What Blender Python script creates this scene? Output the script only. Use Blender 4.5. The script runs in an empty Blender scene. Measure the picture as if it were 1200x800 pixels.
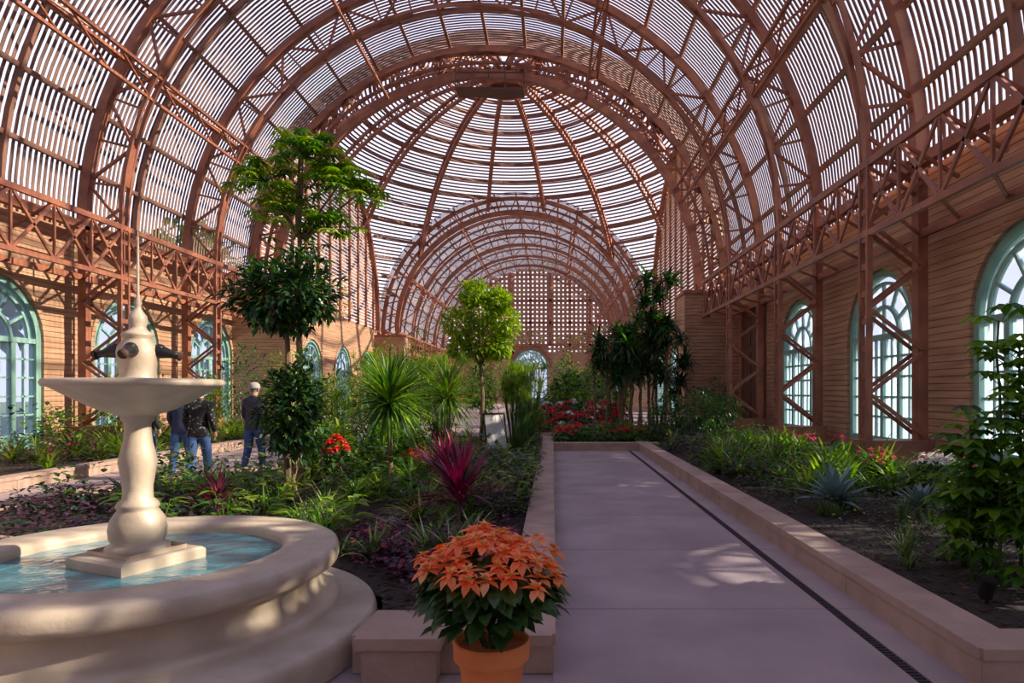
import bpy, math, random
from mathutils import Vector, Matrix, Euler
random.seed(7)
R=random.random
def U(a,b): return a+(b-a)*random.random()
pi=math.pi
XC=-2.85; ZS=6.2; RI=9.15; RO=10.25; RS=10.6; WOFF=10.7
DC=39.5; Y1=28.5; Y2=50.5; Y3=82.7; YN=-12.3; DH=10.7; DRI=14.35; DRO=14.8; RD=15.05; FST=(Y3-Y2)/6
XR=XC+WOFF; XL=XC-WOFF
# ---------------------------------------------------------------- materials
def mat(name,c1,c2=None,rough=.7,scale=4,bump=0,bscale=None,trans=0,metal=0,stretch=None,spec=.5,coat=0):
    m=bpy.data.materials.new(name); m.use_nodes=True
    nt=m.node_tree; N=nt.nodes; L=nt.links
    b=N['Principled BSDF']; out=N['Material Output']
    b.inputs['Roughness'].default_value=rough
    b.inputs['Metallic'].default_value=metal
    b.inputs['Specular IOR Level'].default_value=spec
    tc=N.new('ShaderNodeTexCoord'); mp=N.new('ShaderNodeMapping')
    L.new(tc.outputs['Object'],mp.inputs['Vector'])
    if stretch: mp.inputs['Scale'].default_value=stretch
    nz=N.new('ShaderNodeTexNoise'); nz.inputs['Scale'].default_value=scale; nz.inputs['Detail'].default_value=6
    L.new(mp.outputs['Vector'],nz.inputs['Vector'])
    cr=N.new('ShaderNodeValToRGB')
    if c2 is None: c2=tuple(x*.75 for x in c1)
    cr.color_ramp.elements[0].position=.32; cr.color_ramp.elements[1].position=.68
    cr.color_ramp.elements[0].color=(*c2,1); cr.color_ramp.elements[1].color=(*c1,1)
    L.new(nz.outputs['Fac'],cr.inputs['Fac']); L.new(cr.outputs['Color'],b.inputs['Base Color'])
    if bump:
        n2=N.new('ShaderNodeTexNoise'); n2.inputs['Scale'].default_value=bscale or scale*6; n2.inputs['Detail'].default_value=5
        L.new(mp.outputs['Vector'],n2.inputs['Vector'])
        bp=N.new('ShaderNodeBump'); bp.inputs['Strength'].default_value=bump; bp.inputs['Distance'].default_value=.02
        L.new(n2.outputs['Fac'],bp.inputs['Height']); L.new(bp.outputs['Normal'],b.inputs['Normal'])
    if trans:
        t=N.new('ShaderNodeBsdfTranslucent'); mx=N.new('ShaderNodeMixShader'); mx.inputs[0].default_value=trans
        hs=N.new('ShaderNodeHueSaturation'); hs.inputs['Value'].default_value=1.6; hs.inputs['Saturation'].default_value=1.1
        L.new(cr.outputs['Color'],hs.inputs['Color']); L.new(hs.outputs['Color'],t.inputs['Color'])
        L.new(b.outputs[0],mx.inputs[1]); L.new(t.outputs[0],mx.inputs[2]); L.new(mx.outputs[0],out.inputs['Surface'])
    return m
def siding(name,c1,c2,pitch=.145):
    m=mat(name,c1,c2,rough=.7,scale=1.3,stretch=(1,.5,7))
    nt=m.node_tree;N=nt.nodes;L=nt.links;b=N['Principled BSDF']
    tc=N.new('ShaderNodeTexCoord');sp=N.new('ShaderNodeSeparateXYZ');L.new(tc.outputs['Object'],sp.inputs[0])
    d=N.new('ShaderNodeMath');d.operation='DIVIDE';d.inputs[1].default_value=pitch;L.new(sp.outputs['Z'],d.inputs[0])
    f=N.new('ShaderNodeMath');f.operation='FRACT';L.new(d.outputs[0],f.inputs[0])
    r=N.new('ShaderNodeValToRGB');e=r.color_ramp.elements
    e[0].position=0;e[0].color=(.3,.3,.3,1);e[1].position=.14;e[1].color=(1,1,1,1)
    L.new(f.outputs[0],r.inputs[0])
    mx=N.new('ShaderNodeMix');mx.data_type='RGBA';mx.blend_type='MULTIPLY';mx.inputs[0].default_value=.75
    src=b.inputs['Base Color'].links[0].from_socket
    L.new(src,mx.inputs[6]);L.new(r.outputs[0],mx.inputs[7]);L.new(mx.outputs[2],b.inputs['Base Color'])
    bp=N.new('ShaderNodeBump');bp.inputs['Strength'].default_value=.8;bp.inputs['Distance'].default_value=.03
    L.new(r.outputs[0],bp.inputs['Height']);L.new(bp.outputs[0],b.inputs['Normal'])
    return m
M={}
M['steel']=mat('terracotta_steel',(.40,.15,.082),(.23,.08,.05),.5,2)
M['lath']=mat('redwood_lath',(.29,.17,.125),(.15,.09,.07),.75,1.2)
M['purlin']=mat('purlin_wood',(.32,.155,.105),(.20,.10,.075),.7,2)
M['siding']=siding('wood_siding',(.62,.37,.22),(.40,.22,.13))
M['doorwood']=mat('dark_door_wood',(.13,.06,.035),(.08,.035,.02),.6,3)
M['conc']=mat('path_concrete',(.44,.34,.325),(.31,.235,.23),.75,1.1,.3,40)
M['grass']=mat('outdoor_lawn',(.12,.16,.07),(.08,.11,.05),.9,.5)
M['curb']=mat('curb_concrete',(.49,.345,.265),(.36,.245,.185),.8,3,.3,40)
M['soil']=mat('mulch_soil',(.050,.030,.021),(.018,.012,.009),.95,14,1,30)
M['chip']=mat('mulch_chip',(.11,.06,.04),(.05,.03,.02),.9,9)
M['stone']=mat('fountain_limestone',(.60,.50,.38),(.42,.335,.245),.45,3.5,.15,30)
M['bronze']=mat('dark_bronze',(.05,.045,.04),(.03,.03,.03),.4,8,metal=.6)
M['water']=mat('pool_water',(.08,.28,.34),(.03,.15,.20),.06,3,.9,9,spec=1)
M['tile']=mat('pool_tile',(.07,.28,.34),(.05,.2,.27),.4,12)
M['frame']=mat('sage_green_paint',(.27,.47,.40),(.20,.37,.32),.5,3)
M['pot']=mat('terracotta_pot',(.85,.27,.08),(.72,.21,.06),.75,6,.1,40)
M['drain']=mat('drain_iron',(.05,.035,.04),(.03,.02,.025),.6,30)
M['bark']=mat('bark',(.22,.14,.09),(.12,.08,.05),.9,12,.8,30,stretch=(1,1,.3))
def leafm(n,c,v=.6,t=.35,rough=.45): 
    M[n]=mat('leaf_'+n,c,tuple(x*v for x in c),rough,5,trans=t)
leafm('bright',(.19,.38,.025),t=.45); leafm('mid',(.075,.19,.025),t=.4); leafm('dark',(.025,.075,.026),t=.2,rough=.35); leafm('lime',(.38,.52,.045),t=.45)
leafm('blue',(.16,.27,.25),.75,.15); leafm('purple',(.085,.03,.06),.5,.2); leafm('magenta',(.36,.035,.10),.5,.35)
leafm('red',(.8,.012,.02),.6,.3); leafm('coral',(1.0,.31,.10),.8,.3); leafm('coral2',(1.0,.21,.05),.8,.3); leafm('coral3',(1.0,.44,.19),.85,.3); leafm('yellow',(.75,.55,.08)); leafm('olive',(.18,.21,.035))
leafm('cream',(.6,.62,.36),.7); leafm('white',(.85,.84,.8),.9,.1); leafm('pink',(.8,.12,.2)); leafm('potleaf',(.05,.12,.028),.55,.15,.35)
def glassm():
    m=bpy.data.materials.new('window_glass');m.use_nodes=True;nt=m.node_tree;N=nt.nodes;L=nt.links
    N.remove(N['Principled BSDF']);o=N['Material Output']
    t=N.new('ShaderNodeBsdfTransparent');t.inputs[0].default_value=(.80,.87,.98,1)
    d=N.new('ShaderNodeBsdfTranslucent');d.inputs[0].default_value=(.52,.64,.82,1)
    g=N.new('ShaderNodeBsdfGlossy');g.inputs['Roughness'].default_value=.08
    a=N.new('ShaderNodeMixShader');a.inputs[0].default_value=.35;b=N.new('ShaderNodeMixShader');b.inputs[0].default_value=.06
    L.new(t.outputs[0],a.inputs[1]);L.new(d.outputs[0],a.inputs[2]);L.new(a.outputs[0],b.inputs[1]);L.new(g.outputs[0],b.inputs[2]);L.new(b.outputs[0],o.inputs[0])
    return m
M['glass']=glassm()
# ---------------------------------------------------------------- mesh builder
class MB:
    def __init__(s): s.v=[];s.f=[];s.m=[];s.names=[]
    def mi(s,n):
        if n not in s.names: s.names.append(n)
        return s.names.index(n)
    def add(s,vs,fs,mn):
        o=len(s.v); s.v.extend([tuple(v) for v in vs]); k=s.mi(mn)
        for f in fs: s.f.append(tuple(i+o for i in f)); s.m.append(k)
    def box(s,a,b,mn):
        x0,y0,z0=a;x1,y1,z1=b
        s.add([(x0,y0,z0),(x1,y0,z0),(x1,y1,z0),(x0,y1,z0),(x0,y0,z1),(x1,y0,z1),(x1,y1,z1),(x0,y1,z1)],
              [(0,3,2,1),(4,5,6,7),(0,1,5,4),(1,2,6,5),(2,3,7,6),(3,0,4,7)],mn)
    def beam(s,p,q,w,h,mn,up=None):
        p=Vector(p);q=Vector(q);d=q-p
        if d.length<1e-5:return
        d.normalize()
        u=Vector(up) if up is not None else (Vector((0,1,0)) if abs(d.z)>.95 else Vector((0,0,1)))
        a=d.cross(u)
        if a.length<1e-4: a=d.cross(Vector((1,0,0)))
        a.normalize(); c=a.cross(d); a*=w/2; c*=h/2
        s.add([p-a-c,p+a-c,p+a+c,p-a+c,q-a-c,q+a-c,q+a+c,q-a+c],[(0,3,2,1),(4,5,6,7),(0,1,5,4),(1,2,6,5),(2,3,7,6),(3,0,4,7)],mn)
    def tube(s,pts,rad,mn,n=8):
        pts=[Vector(p) for p in pts]; rings=[]
        for i,p in enumerate(pts):
            d=(pts[min(i+1,len(pts)-1)]-pts[max(i-1,0)]).normalized()
            a=d.cross(Vector((0,1,0)) if abs(d.y)<.9 else Vector((1,0,0))).normalized(); b=d.cross(a)
            r=rad[i] if isinstance(rad,(list,tuple)) else rad
            rings+= [p+a*r*math.cos(2*pi*k/n)+b*r*math.sin(2*pi*k/n) for k in range(n)]
        fs=[]
        for i in range(len(pts)-1):
            for k in range(n): fs.append((i*n+k,i*n+(k+1)%n,(i+1)*n+(k+1)%n,(i+1)*n+k))
        fs.append(tuple(range(n))); fs.append(tuple((len(pts)-1)*n+k for k in range(n)))
        s.add(rings,fs,mn)
    def lathe(s,prof,c,mn,n=64,rot=0):
        vs=[];fs=[]
        for r,z in prof:
            for k in range(n):
                a=2*pi*k/n+rot; vs.append((c[0]+r*math.cos(a),c[1]+r*math.sin(a),c[2]+z))
        for i in range(len(prof)-1):
            for k in range(n): fs.append((i*n+k,i*n+(k+1)%n,(i+1)*n+(k+1)%n,(i+1)*n+k))
        s.add(vs,fs,mn)
    def ell(s,c,r,mn,n=12,mm=8):
        prof=[(math.sin(pi*i/mm),-math.cos(pi*i/mm)) for i in range(mm+1)]
        vs=[];fs=[]
        for a,z in prof:
            for k in range(n):
                t=2*pi*k/n; vs.append((c[0]+r[0]*a*math.cos(t),c[1]+r[1]*a*math.sin(t),c[2]+r[2]*z))
        for i in range(mm):
            for k in range(n): fs.append((i*n+k,i*n+(k+1)%n,(i+1)*n+(k+1)%n,(i+1)*n+k))
        s.add(vs,fs,mn)
    def leaf(s,p,d,l,w,mn,up=None,droop=.15):
        p=Vector(p);d=Vector(d).normalized()
        u=Vector(up) if up is not None else Vector((U(-.4,.4),U(-.4,.4),1))
        a=d.cross(u)
        if a.length<1e-3:a=Vector((1,0,0))
        a.normalize();n=a.cross(d)
        if n.z<0:n=-n
        m1=p+d*l*.3;m2=p+d*l*.65-n*l*droop*.35
        t=p+d*l-n*l*droop
        s.add([p,m1+a*w*.42+n*w*.12,m1,m1-a*w*.42+n*w*.12,m2+a*w*.38+n*w*.1,m2,m2-a*w*.38+n*w*.1,t],
          [(0,2,1),(0,3,2),(1,2,5,4),(2,3,6,5),(4,5,7),(5,6,7)],mn)
    def blade(s,p,az,el,l,w,bend,mn,n=5,base=.6):
        p=Vector(p);pts=[p];e=el
        for i in range(n):
            d=Vector((math.cos(az)*math.cos(e),math.sin(az)*math.cos(e),math.sin(e)));p=p+d*l/n;pts.append(p);e-=bend/n
        a=Vector((-math.sin(az),math.cos(az),0));vs=[];fs=[]
        for i,q in enumerate(pts):
            t=i/n;ww=w*.5*(base+(1-base)*math.sin(min(1,t*2.2)*pi/2))*(1-t**2.2)
            vs+=[q+a*ww,q-Vector((0,0,1))*ww*.25,q-a*ww]
        for i in range(n):
            for k in range(2): fs.append((i*3+k,i*3+k+1,i*3+k+4,i*3+k+3))
        s.add(vs,fs,mn)
    def obj(s,name,smooth=False,parent=None,loc=None):
        me=bpy.data.meshes.new(name);me.from_pydata(s.v,[],s.f)
        for n in s.names: me.materials.append(M[n])
        me.polygons.foreach_set('material_index',s.m)
        if smooth: me.polygons.foreach_set('use_smooth',[True]*len(s.f))
        me.update();o=bpy.data.objects.new(name,me);bpy.context.collection.objects.link(o)
        if parent:o.parent=parent
        if loc:o.location=loc
        return o
def arcp(r,a,y): return Vector((XC+r*math.cos(a),y,ZS+r*math.sin(a)))
# ---------------------------------------------------------------- lath vaults
def vault(name,y0,y1,pitch,w,t=.02):
    mb=MB();y=y0;NS=44
    while y<y1:
        vs=[];fs=[]
        for i in range(NS+1):
            a=pi*i/NS
            for rr,yy in ((RS,y),(RS,y+w),(RS+t,y+w),(RS+t,y)): vs.append(arcp(rr,a,yy))
        for i in range(NS):
            for k in range(4): fs.append((i*4+k,i*4+(k+1)%4,i*4+4+(k+1)%4,i*4+4+k))
        mb.add(vs,fs,'lath');y+=pitch
    return mb.obj(name)
vault('ceiling_lath_vault_near',YN,29.0,.18,.088,.02)
vault('ceiling_lath_vault_far',50.1,Y3,.26,.115,.02)
def purlins(name,y0,y1):
    mb=MB()
    for i in range(1,20):
        a=pi*i/20; u=arcp(1,a,0)-arcp(0,a,0)
        mb.beam(arcp(RS-.07,a,y0),arcp(RS-.07,a,y1),.12,.13,'purlin',up=u)
    return mb.obj(name)
purlins('trim_purlins_near',YN,29.0); purlins('trim_purlins_far',50.1,Y3)
def ring(mb,r,y,w,h,mn,n=36,a0=0,a1=pi):
    for i in range(n):
        A=a0+(a1-a0)*i/n;B=a0+(a1-a0)*(i+1)/n
        mb.beam(arcp(r,A,y),arcp(r,B,y),w,h,mn,up=(0,1,0))
def truss(mb,y,legs=True,heavy=False):
    n=32
    ring(mb,RO,y,.24,.22,'steel')
    for dy in (-.13,.13):
        ring(mb,RI,y+dy,.1,.07,'steel')
    k=26
    for i in range(k):
        A=pi*i/k;B=pi*(i+1)/k
        mb.beam(arcp(RI,A,y),arcp(RI,B,y),.06,.24,'steel',up=(0,1,0)) if i%3==0 else None
        if i%2==0: mb.beam(arcp(RI,A,y),arcp(RO,B,y),.07,.07,'steel')
        else: mb.beam(arcp(RO,A,y),arcp(RI,B,y),.07,.07,'steel')
        mb.beam(arcp(RI,A,y),arcp(RO,A,y),.06,.06,'steel')
    if legs:
        for s in (-1,1):
            xi=XC+s*RI;xo=XC+s*RO
            for dy in (-.16,.16):
                mb.beam((xi,y+dy,.3),(xi,y+dy,ZS),.11,.07,'steel',up=(0,1,0))
                z=.7;j=0
                while z<ZS-.3:
                    z2=z+.85
                    mb.beam((xi if j%2 else xo,y+dy,z),(xo if j%2 else xi,y+dy,z2),.07,.05,'steel',up=(0,1,0));z=z2;j+=1
            mb.beam((xo,y,.3),(xo,y,ZS),.2,.24,'steel',up=(0,1,0))
            z=.8
            while z<ZS:
                mb.beam((xi,y-.16,z),(xi,y+.16,z),.06,.12,'steel');z+=.55
            mb.box((min(xi,xo)-.18,y-.3,.2),(max(xi,xo)+.14,y+.3,.62),'steel')
            mb.box((min(xi,xo)-.28,y-.4,0),(max(xi,xo)+.2,y+.4,.2),'curb')
near_ys=[Y1-5.1*k for k in range(1,9)]
far_ys=[Y2+FST*k for k in range(1,6)]
mb=MB()
for y in near_ys: truss(mb,y)
for y in near_ys: ring(mb,RS-.12,y+2.55,.14,.1,'purlin',n=30)
mb.obj('trim_arch_trusses_near')
mb=MB()
for y in far_ys: truss(mb,y)
for y in far_ys: ring(mb,RS-.12,y-2.58,.14,.1,'purlin',n=30)
mb.obj('trim_arch_trusses_far')
def girders(name,y0,y1,step):
    mb=MB();n=max(1,round((y1-y0)/step));st=(y1-y0)/n
    for ang in (27,62,118,153):
        a=math.radians(ang);r0=RI;r1=RO-.1
        mb.beam(arcp(r0,a,y0),arcp(r0,a,y1),.09,.09,'steel');
        mb.beam(arcp(r1,a,y0),arcp(r1,a,y1),.09,.09,'steel')
        if ang in(27,153):
            a2=a+math.radians(4 if ang>90 else -4); mb.beam(arcp(r0,a2,y0),arcp(r0,a2,y1),.08,.08,'steel')
        for i in range(n*3):
            ya=y0+st/3*i;yb=ya+st/3
            if i%2:mb.beam(arcp(r0,a,ya),arcp(r1,a,yb),.05,.05,'steel')
            else:mb.beam(arcp(r1,a,ya),arcp(r0,a,yb),.05,.05,'steel')
            if ang in(27,153): mb.beam(arcp(r0,a,ya),arcp(r0,a2,yb),.05,.04,'steel')
    for s in(-1,1):
        for off,zlo in((RI,4.75),):
            x=XC+s*off
            mb.beam((x,y0,6.15),(x,y1,6.15),.1,.14,'steel');mb.beam((x,y0,zlo),(x,y1,zlo),.1,.12,'steel')
            m=n*4;q=(y1-y0)/m
            for i in range(m):
                ya=y0+q*i;yb=ya+q
                mb.beam((x,ya,zlo),(x,yb,6.15),.05,.07,'steel');mb.beam((x,ya,6.15),(x,yb,zlo),.05,.07,'steel')
                mb.beam((x,ya,zlo),(x,ya,6.15),.05,.05,'steel')
                mb.beam((x,ya,6.15),(XC+s*RO,ya,5.5),.05,.06,'steel')
                mb.beam((x,ya,zlo),(XC+s*RO,yb,zlo),.05,.05,'steel')
        xo=XC+s*RO
        mb.beam((xo,y0,ZS),(xo,y1,ZS),.2,.22,'steel');mb.beam((xo,y0,4.75),(xo,y1,4.75),.12,.16,'steel')
    return mb.obj(name)
girders('trim_girders_near',YN,Y1,5.1); girders('trim_girders_far',Y2,Y3,FST)
# big portal arches
mb=MB()
for y,sg in((Y1,1),(Y2,-1)):
    ring(mb,RI+.02,y,.34,.3,'steel',48);ring(mb,RO,y,.24,.3,'steel',48);ring(mb,RO-.55,y,.1,.14,'steel',48)
    for i in range(60):
        A=pi*i/60;B=pi*(i+1)/60
        mb.beam(arcp(RI if i%2 else RO,A,y),arcp(RO if i%2 else RI,B,y),.07,.08,'steel')
    for s in(-1,1):
        for xx in(RI,RO):mb.beam((XC+s*xx,y,0),(XC+s*xx,y,ZS),.24,.24,'steel',up=(0,1,0))
mb.obj('trim_portal_arches')
# ---------------------------------------------------------------- dome
C=Vector((XC,DC,ZS))
def sp(r,az,el): return C+Vector((r*math.cos(el)*math.cos(az),r*math.cos(el)*math.sin(az),r*math.sin(el)))
mb=MB();el=.01;NA=128
while el<1.48:
    de=.12/RD
    for k in range(NA):
        a=2*pi*k/NA;b=2*pi*(k+1)/NA;m=sp(RD,(a+b)/2,el)-C
        if abs(m.y)>DH+.1 or abs(m.x)>10.75:continue
        v=[sp(RD,a,el),sp(RD,b,el),sp(RD,b,el+de),sp(RD,a,el+de),sp(RD+.03,a,el),sp(RD+.03,b,el),sp(RD+.03,b,el+de),sp(RD+.03,a,el+de)]
        mb.add(v,[(0,1,2,3),(4,5,6,7),(0,1,5,4),(3,2,6,7)],'lath')
    el+=.26/RD
mb.obj('ceiling_lath_dome')
GR=10.5
mb=MB()
for s in(-1,1):
    z=0
    while z<GR-.05:
        h=math.sqrt(max(0,GR**2-z*z));mb.box((XC+s*10.7-.02,DC-h,ZS+z),(XC+s*10.7+.02,DC+h,ZS+z+.15),'siding');z+=.22
    for k in range(-5,6):
        y=k*1.9;h=math.sqrt(max(0,GR**2-y*y));mb.box((XC+s*10.6-.06,DC+y-.08,ZS),(XC+s*10.6+.06,DC+y+.08,ZS+h),'steel')
    for i in range(24):
        A=pi*i/24;B=pi*(i+1)/24
        mb.beam((XC+s*10.5,DC+GR*math.cos(A),ZS+GR*math.sin(A)),(XC+s*10.5,DC+GR*math.cos(B),ZS+GR*math.sin(B)),.3,.3,'steel',up=(1,0,0))
mb.obj('wall_dome_gables')
mb=MB()
for k in range(16):
    az=2*pi*(k+.5)/16
    n=30
    for i in range(n):
        e0=1.49*i/n;e1=1.49*(i+1)/n;m=sp(DRI,az,(e0+e1)/2)-C
        if abs(m.y)>DH+.3 or abs(m.x)>10.5:continue
        tn=(-math.sin(az),math.cos(az),0)
        mb.beam(sp(DRI,az,e0),sp(DRI,az,e1),.12,.26,'steel',up=tn);mb.beam(sp(DRO,az,e0),sp(DRO,az,e1),.14,.2,'steel',up=tn)
        mb.beam(sp(DRI,az,e0),sp(DRO,az,e1),.05,.06,'steel')
for j in range(1,16):
    e=j*.094
    for k in range(64):
        a=2*pi*k/64;b=2*pi*(k+1)/64;m=sp(DRO+.1,(a+b)/2,e)-C
        if abs(m.y)>DH+.2 or abs(m.x)>10.6:continue
        mb.beam(sp(DRO+.1,a,e),sp(DRO+.1,b,e),.14,.2,'purlin')
for r,z in((1.25,DRI-.15),(1.25,DRI-.7)):
    for k in range(24):
        a=2*pi*k/24;b=2*pi*(k+1)/24
        mb.beam(C+Vector((r*math.cos(a),r*math.sin(a),z)),C+Vector((r*math.cos(b),r*math.sin(b),z)),.2,.3,'steel')
for k in range(24):
    a=2*pi*k/24;mb.beam(C+Vector((1.25*math.cos(a),1.25*math.sin(a),DRI-.7)),C+Vector((1.25*math.cos(a),1.25*math.sin(a),DRI-.1)),.3,.1,'steel')
mb.box((XC-1.2,DC-1.2,ZS+DRI-.05),(XC+1.2,DC+1.2,ZS+DRI+.05),'purlin')
mb.obj('trim_dome_ribs')
# maintenance platform hung under the crown of the portal arch
mb=MB()
mb.box((XC-1.3,Y1-.55,14.5),(XC+1.6,Y1+.3,14.58),'doorwood')
for x in(-1.3,-.6,.1,.8,1.6): mb.beam((XC+x,Y1-.55,14.55),(XC+x,Y1-.55,15.3),.05,.05,'doorwood')
for x in(-1.3,1.6): mb.beam((XC+x,Y1,14.55),(XC+x,Y1,15.3),.06,.06,'steel')
mb.beam((XC-1.3,Y1-.55,15.2),(XC+1.6,Y1-.55,15.2),.06,.06,'doorwood')
mb.obj('trim_crown_platform')
# ---------------------------------------------------------------- walls
HW=1.6;ZSP=2.9
def bay(mb,x,s,y0,y1,yc,th=.22,hw=HW,zsp=ZSP,top=ZS+.05):
    xo=x+s*th
    def q(ya,yb,za,zb,za2=None):
        za2=za if za2 is None else za2
        for xx in(x,xo): mb.add([(xx,ya,za),(xx,yb,za2),(xx,yb,zb),(xx,ya,zb)],[(0,1,2,3)],'siding')
    q(y0,yc-hw,0,top);q(yc+hw,y1,0,top);n=20
    for i in range(n):
        A=pi-pi*i/n;B=pi-pi*(i+1)/n
        ya=yc+hw*math.cos(A);yb=yc+hw*math.cos(B);za=zsp+hw*math.sin(A);zb=zsp+hw*math.sin(B)
        q(ya,yb,za,top,zb)
        mb.add([(x,ya,za),(x,yb,zb),(xo,yb,zb),(xo,ya,za)],[(0,1,2,3)],'siding')
    for yy in(yc-hw,yc+hw): mb.add([(x,yy,0),(xo,yy,0),(xo,yy,zsp),(x,yy,zsp)],[(0,1,2,3)],'siding')
    mb.add([(x,y0,top),(x,y1,top),(xo,y1,top),(xo,y0,top)],[(0,1,2,3)],'siding')
def window_mesh():
    mb=MB();X=(1,0,0)
    def P(r,a,zz=ZSP): return Vector((0,r*math.cos(a),zz+r*math.sin(a)))
    for r,w,d in((HW-.08,.16,.2),(HW-.32,.07,.1),(.72,.08,.1)):
        for i in range(24):
            mb.beam(P(r,pi*i/24),P(r,pi*(i+1)/24),w,d,'frame',up=X)
    for s in(-1,1):mb.beam((0,s*(HW-.08),0),(0,s*(HW-.08),ZSP),.16,.2,'frame',up=X)
    for i in range(1,6):
        a=pi*i/6;mb.beam(P(.72,a),P(HW-.3,a),.06,.07,'frame',up=X)
    mb.beam((0,0,ZSP),(0,0,ZSP+.72),.06,.07,'frame',up=X)
    mb.beam((0,-HW,ZSP),(0,HW,ZSP),.13,.16,'frame',up=X)
    for y in(-.76,0,.76):mb.beam((0,y,0),(0,y,ZSP),.14,.13,'frame',up=X)
    for y in(-1.14,-.38,.38,1.14):mb.beam((0,y,.5),(0,y,ZSP),.04,.06,'frame',up=X)
    for z in(.98,1.46,1.94,2.42):mb.beam((0,-HW,z),(0,HW,z),.045,.06,'frame',up=X)
    mb.box((-.05,-HW+.05,0.02),(.05,HW-.05,.5),'frame')
    pts=[(0,-HW+.02,.3)]+[(0,HW-.02,.3)]+[tuple(P(HW-.02,pi*i/24)) for i in range(25)]
    mb.add(pts,[tuple(range(len(pts)))],'glass')
    return mb
wi=0;wme=None
def put_window(x,y,rz=0):
    global wi,wme
    wi+=1
    if wme is None:
        o=window_mesh().obj('window_1');wme=o.data
    else:
        o=bpy.data.objects.new('window_%d'%wi,wme);bpy.context.collection.objects.link(o)
    o.location=(x,y,0);o.rotation_euler=(0,0,rz);return o
def trimarc(mb,x,s,yc):
    for i in range(20):
        A=pi*i/20;B=pi*(i+1)/20;r=HW+.07
        mb.beam((x-s*.03,yc+r*math.cos(A),ZSP+r*math.sin(A)),(x-s*.03,yc+r*math.cos(B),ZSP+r*math.sin(B)),.14,.06,'siding',up=(1,0,0))
    for k in(-1,1): mb.box((x-.03-s*.03,yc+k*(HW+.07)-.07,0),(x+.03-s*.03,yc+k*(HW+.07)+.07,ZSP),'siding')
ybs=[Y1-5.1*k for k in range(0,9)]
for side,s,x in(('right',1,XR),('left',-1,XL)):
    mb=MB()
    for i in range(8):
        yc=(ybs[i]+ybs[i+1])/2
        if s==1 and i==0:
            mb.box((x,ybs[1],0),(x+.22,ybs[0],ZS+.05),'siding');continue
        bay(mb,x,s,ybs[i+1],ybs[i],yc);put_window(x+s*.12,yc);trimarc(mb,x,s,yc)
    for i in range(4):
        a=Y1+5.5*i;bay(mb,x,s,a,a+5.5,a+2.75);put_window(x+s*.12,a+2.75);trimarc(mb,x,s,a+2.75)
    for i in range(6):
        a=Y2+FST*i;bay(mb,x,s,a,a+FST,a+FST/2);put_window(x+s*.12,a+FST/2)
    mb.obj('wall_'+side)
    mb=MB()
    xi=XC+s*8.4
    for ya in(Y1-.9,Y2-.9):
        mb.box((min(xi,x),ya,0),(max(xi,x),ya+1.8,5.7),'siding')
        mb.box((min(xi,x)-.06,ya-.06,5.7),(max(xi,x)+.06,ya+1.86,5.85),'steel')
        mb.box((min(xi,x)-.05,ya-.05,0),(max(xi,x)+.05,ya+1.85,.35),'curb')
    mb.obj('wall_pier_'+side)
# right doorway; dark wood panels stand in for its dark recess
mb=MB();yc=25.6
mb.box((XR-.12,yc-1.5,0),(XR-.005,yc-1.2,4.8),'steel');mb.box((XR-.12,yc+1.2,0),(XR-.005,yc+1.5,4.8),'steel');mb.box((XR-.14,yc-1.6,4.8),(XR-.005,yc+1.6,5.1),'steel')
mb.box((XR-.05,yc-1.2,.02),(XR-.005,yc+1.2,4.8),'doorwood')
for yy in(-1.1,.08):
    for z in(.3,1.9,3.4): mb.box((XR-.08,yc+yy+.1,z),(XR-.05,yc+yy+.92,z+1.2),'doorwood')
mb.obj('door_1')
# far end wall
mb=MB()
hw=2.3;zsp=4.6
for ya,yb in((XL,XC-hw),(XC+hw,XR)): mb.box((ya,Y3,0),(yb,Y3+.2,ZS),'siding')
n=20
for i in range(n):
    A=pi-pi*i/n;B=pi-pi*(i+1)/n
    xa=XC+hw*math.cos(A);xb=XC+hw*math.cos(B)
    mb.add([(xa,Y3,zsp+hw*math.sin(A)),(xb,Y3,zsp+hw*math.sin(B)),(xb,Y3,7.4),(xa,Y3,7.4)],[(0,1,2,3)],'siding')
    mb.beam((XC+(hw+.2)*math.cos(A),Y3-.1,zsp+(hw+.2)*math.sin(A)),(XC+(hw+.2)*math.cos(B),Y3-.1,zsp+(hw+.2)*math.sin(B)),.4,.2,'steel',up=(0,1,0))
x=-RS
while x<RS:
    h=math.sqrt(RS*RS-x*x);lo=ZS if abs(x)>hw else 7.4
    mb.box((XC+x,Y3,lo),(XC+x+.34,Y3+.04,ZS+max(h,lo-ZS)),'siding');x+=.55
z=ZS
while z<ZS+RS:
    h=math.sqrt(RS*RS-(z-ZS)**2)
    for a,b in (((-h,h),) if z>7.4 else ((-h,-hw),(hw,h))): mb.box((XC+a,Y3-.06,z),(XC+b,Y3,z+.34),'siding')
    z+=.55
for x in(-7.5,-5,-2.5,0,2.5,5,7.5):
    h=math.sqrt(RS*RS-x*x);mb.box((XC+x-.15,Y3-.3,7.4 if abs(x)<3 else 0),(XC+x+.15,Y3-.06,ZS+h),'steel')
for z in(7.4,10.2,13):
    h=math.sqrt(RS*RS-(z-ZS)**2);mb.box((XC-h,Y3-.3,z-.15),(XC+h,Y3-.06,z+.15),'steel')
mb.obj('wall_far')
o=put_window(XC,Y3+.12,pi/2);o.scale=(1,hw/1.6,1.55)  # glazed arched end doorway, placed with the window mesh
# near end wall (behind the viewpoint)
mb=MB();mb.box((XL,YN-.2,0),(XR,YN,ZS),'siding')
x=-RS
while x<RS:
    h=math.sqrt(RS*RS-x*x);mb.box((XC+x,YN-.04,ZS),(XC+x+.12,YN,ZS+h),'lath');x+=.24
mb.obj('wall_near')
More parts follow.
